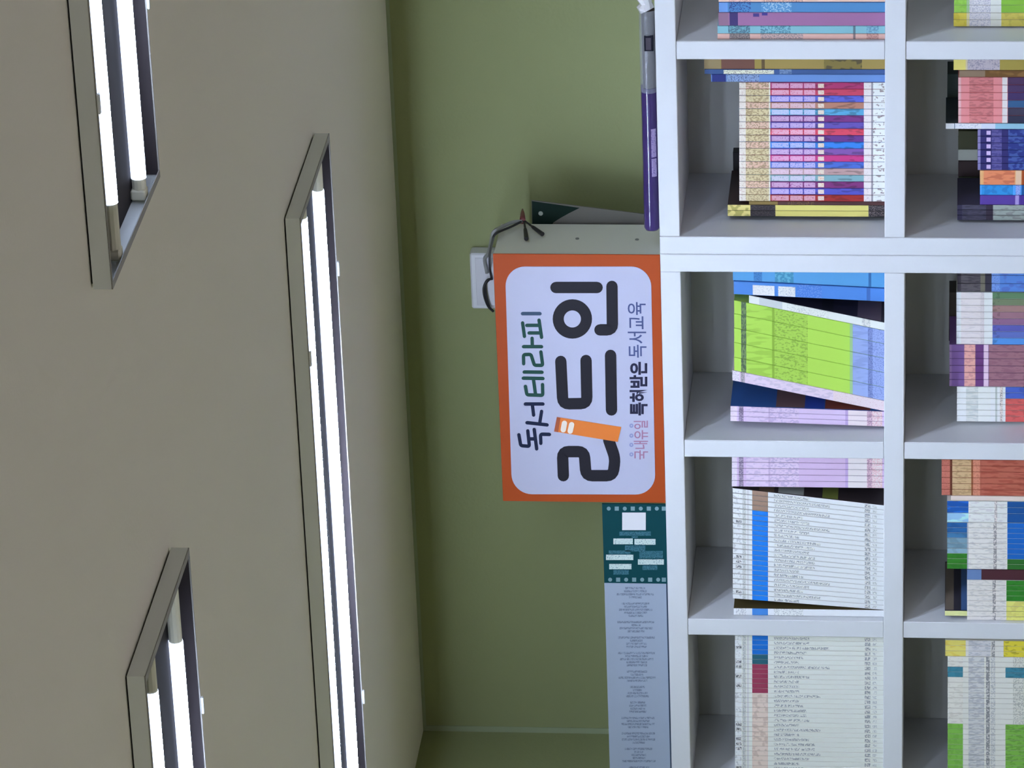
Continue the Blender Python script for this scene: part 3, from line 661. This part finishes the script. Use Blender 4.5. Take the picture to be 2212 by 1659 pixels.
# ------------------------------------------------------------------ green card behind the sign
CY = .150
P = [at(x,y,CY) for x,y in ((1148,433),(1386,468),(1386,520),(1150,520))]
P[1].z = ZS+.0005; P[2].z = ZS+.0005
pts2 = [P[0], P[1], P[2], P[3]]
def prism(M_, pts, y0, y1, m_):
    f = [Vector((p.x,y0,p.z)) for p in pts]; k = [Vector((p.x,y1,p.z)) for p in pts]; n = len(pts)
    M_.poly(f, m_); M_.poly(list(reversed(k)), m_)
    for i in range(n): M_.poly([f[i],f[(i+1)%n],k[(i+1)%n],k[i]], m_)
card = MB(); prism(card, pts2, CY, CY+.003, mat('card_back', (0.155,0.145,0.12), .8))
co = card.build('leaning_card', origin=(P[1].x, CY, ZS))
tag(co, 'dark green and grey card leaning behind the sign box', 'card')
gp = [at(x,y,CY-.0004) for x,y in ((1149,434.5),(1252,449),(1228,461),(1212,470),(1196,480),(1185,495),(1180,518),(1151,518))]
gm = MB(); prism(gm, [p-Vector(co.location) for p in gp], -.0008, -.0001, mat('card_green', (0.006,0.018,0.012), .7, spec=.15)); gm.build('green_print', co)
hm = MB(); c0 = at(1168,461,CY-.001)-Vector(co.location)
hm.tube([(c0.x,-.0016,c0.z),(c0.x,-.0008,c0.z)], .0042, mat('card_dot', (0.32,0.35,0.29), .5), 14); hm.build('round_dot', co)

# ------------------------------------------------------------------ purple roll on the bookcase top
RY = .045; R = .0152
pe = at(1400, 495, RY); xe = pe.x
roll = empty('wrapped_roll', (xe, RY, ZS+R+.0004))
tag(roll, 'long purple roll in a clear plastic sleeve lying on the bookcase top', 'roll')
xm_ = at(1395, 186, RY).x - xe; xend = at(1392, 20, RY).x - xe; xfar = at(1390, -60, RY).x - xe
mpur = mat('purple_print', alb((50,36,98)), .16, mottle=.25, scale=(40,300,300), spec=.6)
def wob(x): return .0006*math.sin(31*x) + .0004*math.sin(77*x+1)
M_ = MB(); n = 26; xs_ = [xm_*k/n for k in range(n+1)]
M_.tube([(0,0,-.001),(.002,0,-.001)] + [(.006+x*(1-.006/xm_),wob(x)*.6,wob(x)*.3) for x in xs_], [R*.62,R*.86] + [R-.0006]*(n+1), mpur, 22); M_.build('purple_wrap', roll, smooth=True)
mgr = mat('grey_roll', alb((70,66,66)), .3, mottle=.2, scale=(30,200,200))
M_ = MB(); M_.tube([(xm_,0,-.001),(xend,0,-.001)], R*.80, mgr, 20); M_.build('inner_roll', roll, smooth=True)
ms = bpy.data.materials.new('clear_sleeve'); ms.use_nodes = True; b = ms.node_tree.nodes['Principled BSDF']
b.inputs['Base Color'].default_value = (0.55,0.57,0.62,1); b.inputs['Roughness'].default_value = .12; b.inputs['Alpha'].default_value = .28; b.inputs['Specular IOR Level'].default_value = .8
M_ = MB(); M_.tube([(xm_*.97+ (xend-xm_*.97)*k/8, wob(k), 0) for k in range(9)], R, ms, 24, cap=False); M_.build('clear_sleeve', roll, smooth=True)
mtw = mat('crumpled_plastic', alb((206,214,232)), .2)
M_ = MB(); 
M_.tube([(xend-.002,0,0),(xend+.006,.002,.004),(xend+.012,-.001,.002),(xend+.020,.002,.006),(xend+.05,0,.002),(xfar,0,0)], [R*.9,R*.99,R*.7,R*.92,R*.8,R*.85], mtw, 9); M_.build('gathered_end', roll)
M_ = MB(); a0 = at(1394,70,RY).x-xe; a1 = at(1394,104,RY).x-xe
M_.box((a1,-R-.0008,-.010), (a0,-R+.004,.006), mat('dark_label', (0.012,0.012,0.02), .7, spec=.1), .001); M_.box((a1+.003,-R-.0012,-.006), (a0-.004,-R-.0008,.003), mat('label_centre', (0.07,0.06,0.075), .7, spec=.1)); M_.build('small_label', roll)
M_ = MB(); ml = pr((140,130,184),(84,72,140),scale=(260,200,260),thr=.6)
def arcstrip(M_, xa, xb, t0, t1, m_, r):
    for k in range(4):
        ta, tb = t0+(t1-t0)*k/4, t0+(t1-t0)*(k+1)/4
        M_.poly([(xa,-r*math.cos(ta),r*math.sin(ta)),(xb,-r*math.cos(ta),r*math.sin(ta)),(xb,-r*math.cos(tb),r*math.sin(tb)),(xa,-r*math.cos(tb),r*math.sin(tb))], m_)
b0, b1, b2, b3 = [at(1410,yy,RY).x-xe for yy in (375,336,333,272)]
arcstrip(M_, b0, b1, -.75, -.15, ml, R+.0005); arcstrip(M_, b2, b3, -.75, -.15, ml, R+.0005); M_.build('title_print', roll)

# ------------------------------------------------------------------ poster strip standing beside the sign
PY = .012
def pp(x, y, dy=0): return at(x, y, PY-dy)
ya, yb, yc = 1089, 1260, 1740
xa_, xb_, xc_ = pp(1370,ya).x, pp(1370,yb).x, max(pp(1370,yc).x, XL+.01)
zt2 = pp(1303,1180).z
po = empty('poster_strip', (xb_, PY, ZS)); tag(po, 'teal headed pale poster strip standing beside the sign', 'poster')
def prel(p): return Vector(p)-po.location
tealm = paint((0,64,76), .7, spec=0.1); palem = paint((150,168,200), .5)
M_ = MB(); M_.box(prel((xb_,PY,ZS+.0004)), prel((xa_,PY+.003,zt2)), tealm); M_.build('teal_header', po)
M_ = MB(); M_.box(prel((xc_,PY,ZS+.0034)), prel((xb_-.0003,PY+.003,zt2)), palem)
M_.build('pale_sheet', po)
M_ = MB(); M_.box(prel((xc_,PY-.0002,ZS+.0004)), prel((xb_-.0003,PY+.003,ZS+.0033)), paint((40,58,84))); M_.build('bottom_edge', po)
def prect(M_, x0, y0, x1, y1, m_, lift=.0004):
    q = [pp(x0,y0), pp(x1,y0), pp(x1,y1), pp(x0,y1)]
    M_.poly([Vector((p.x-xb_, -lift, p.z-ZS)) for p in q], m_)
M_ = MB(); md = paint((112,148,166))
for k in range(8):
    for yy in (1098.5, 1252):
        x = 1315 + 17.3*k + (0 if yy < 1200 else 3); x = min(x, 1434); r = 4.4
        prect(M_, x-r, yy-r, x+r, yy+r, md) if k%2 else M_.poly([Vector((pp(x+r*math.cos(t),yy+r*math.sin(t)).x-xb_, -.0004, pp(x+r*math.cos(t),yy+r*math.sin(t)).z-ZS)) for t in [2*math.pi*j/10 for j in range(10)]], md)
M_.build('dot_border', po)
M_ = MB(); prect(M_, 1344, 1107, 1395, 1145, paint((208,216,236))); M_.build('pale_square', po)
mt = pr((188,212,224),(90,130,150),scale=(260,100,300),thr=.60); mf = pr((20,80,100),(70,120,146),scale=(300,100,300),thr=.48)
M_ = MB()
for rr in ((1325,1163,1367,1175.5),(1370.5,1164,1416,1176.5),(1309,1198,1368,1209.5),(1316,1218,1364,1229.5),(1378,1208,1434,1219.5)): prect(M_, *rr, mt)
for rr in ((1338,1148,1406,1157),(1364,1158,1378,1162),(1350,1178,1394,1191),(1315,1189,1362,1197),(1381,1190,1432,1206),(1388,1221,1420,1231),(1325,1231,1358,1241)): prect(M_, *rr, mf)
M_.build('header_print', po)
M_ = MB(); rr = random.Random(3); mg = pr((140,158,192),(98,112,140),scale=(300,100,240),thr=.47)
y = 1268.0
blocks_ = [4,5,4,4,5,4,4,4,4,4,5,5]; 
for nb in blocks_:
    for k in range(nb):
        cx = 1372 + (y-1268)*.022; hw = rr.choice([16,22,30,36,40]) * (1 if k%2 == 0 else .62)
        prect(M_, cx-hw, y, cx+hw, y+4.6, mg); y += 6.6
    y += 7.0
M_.build('list_print', po)
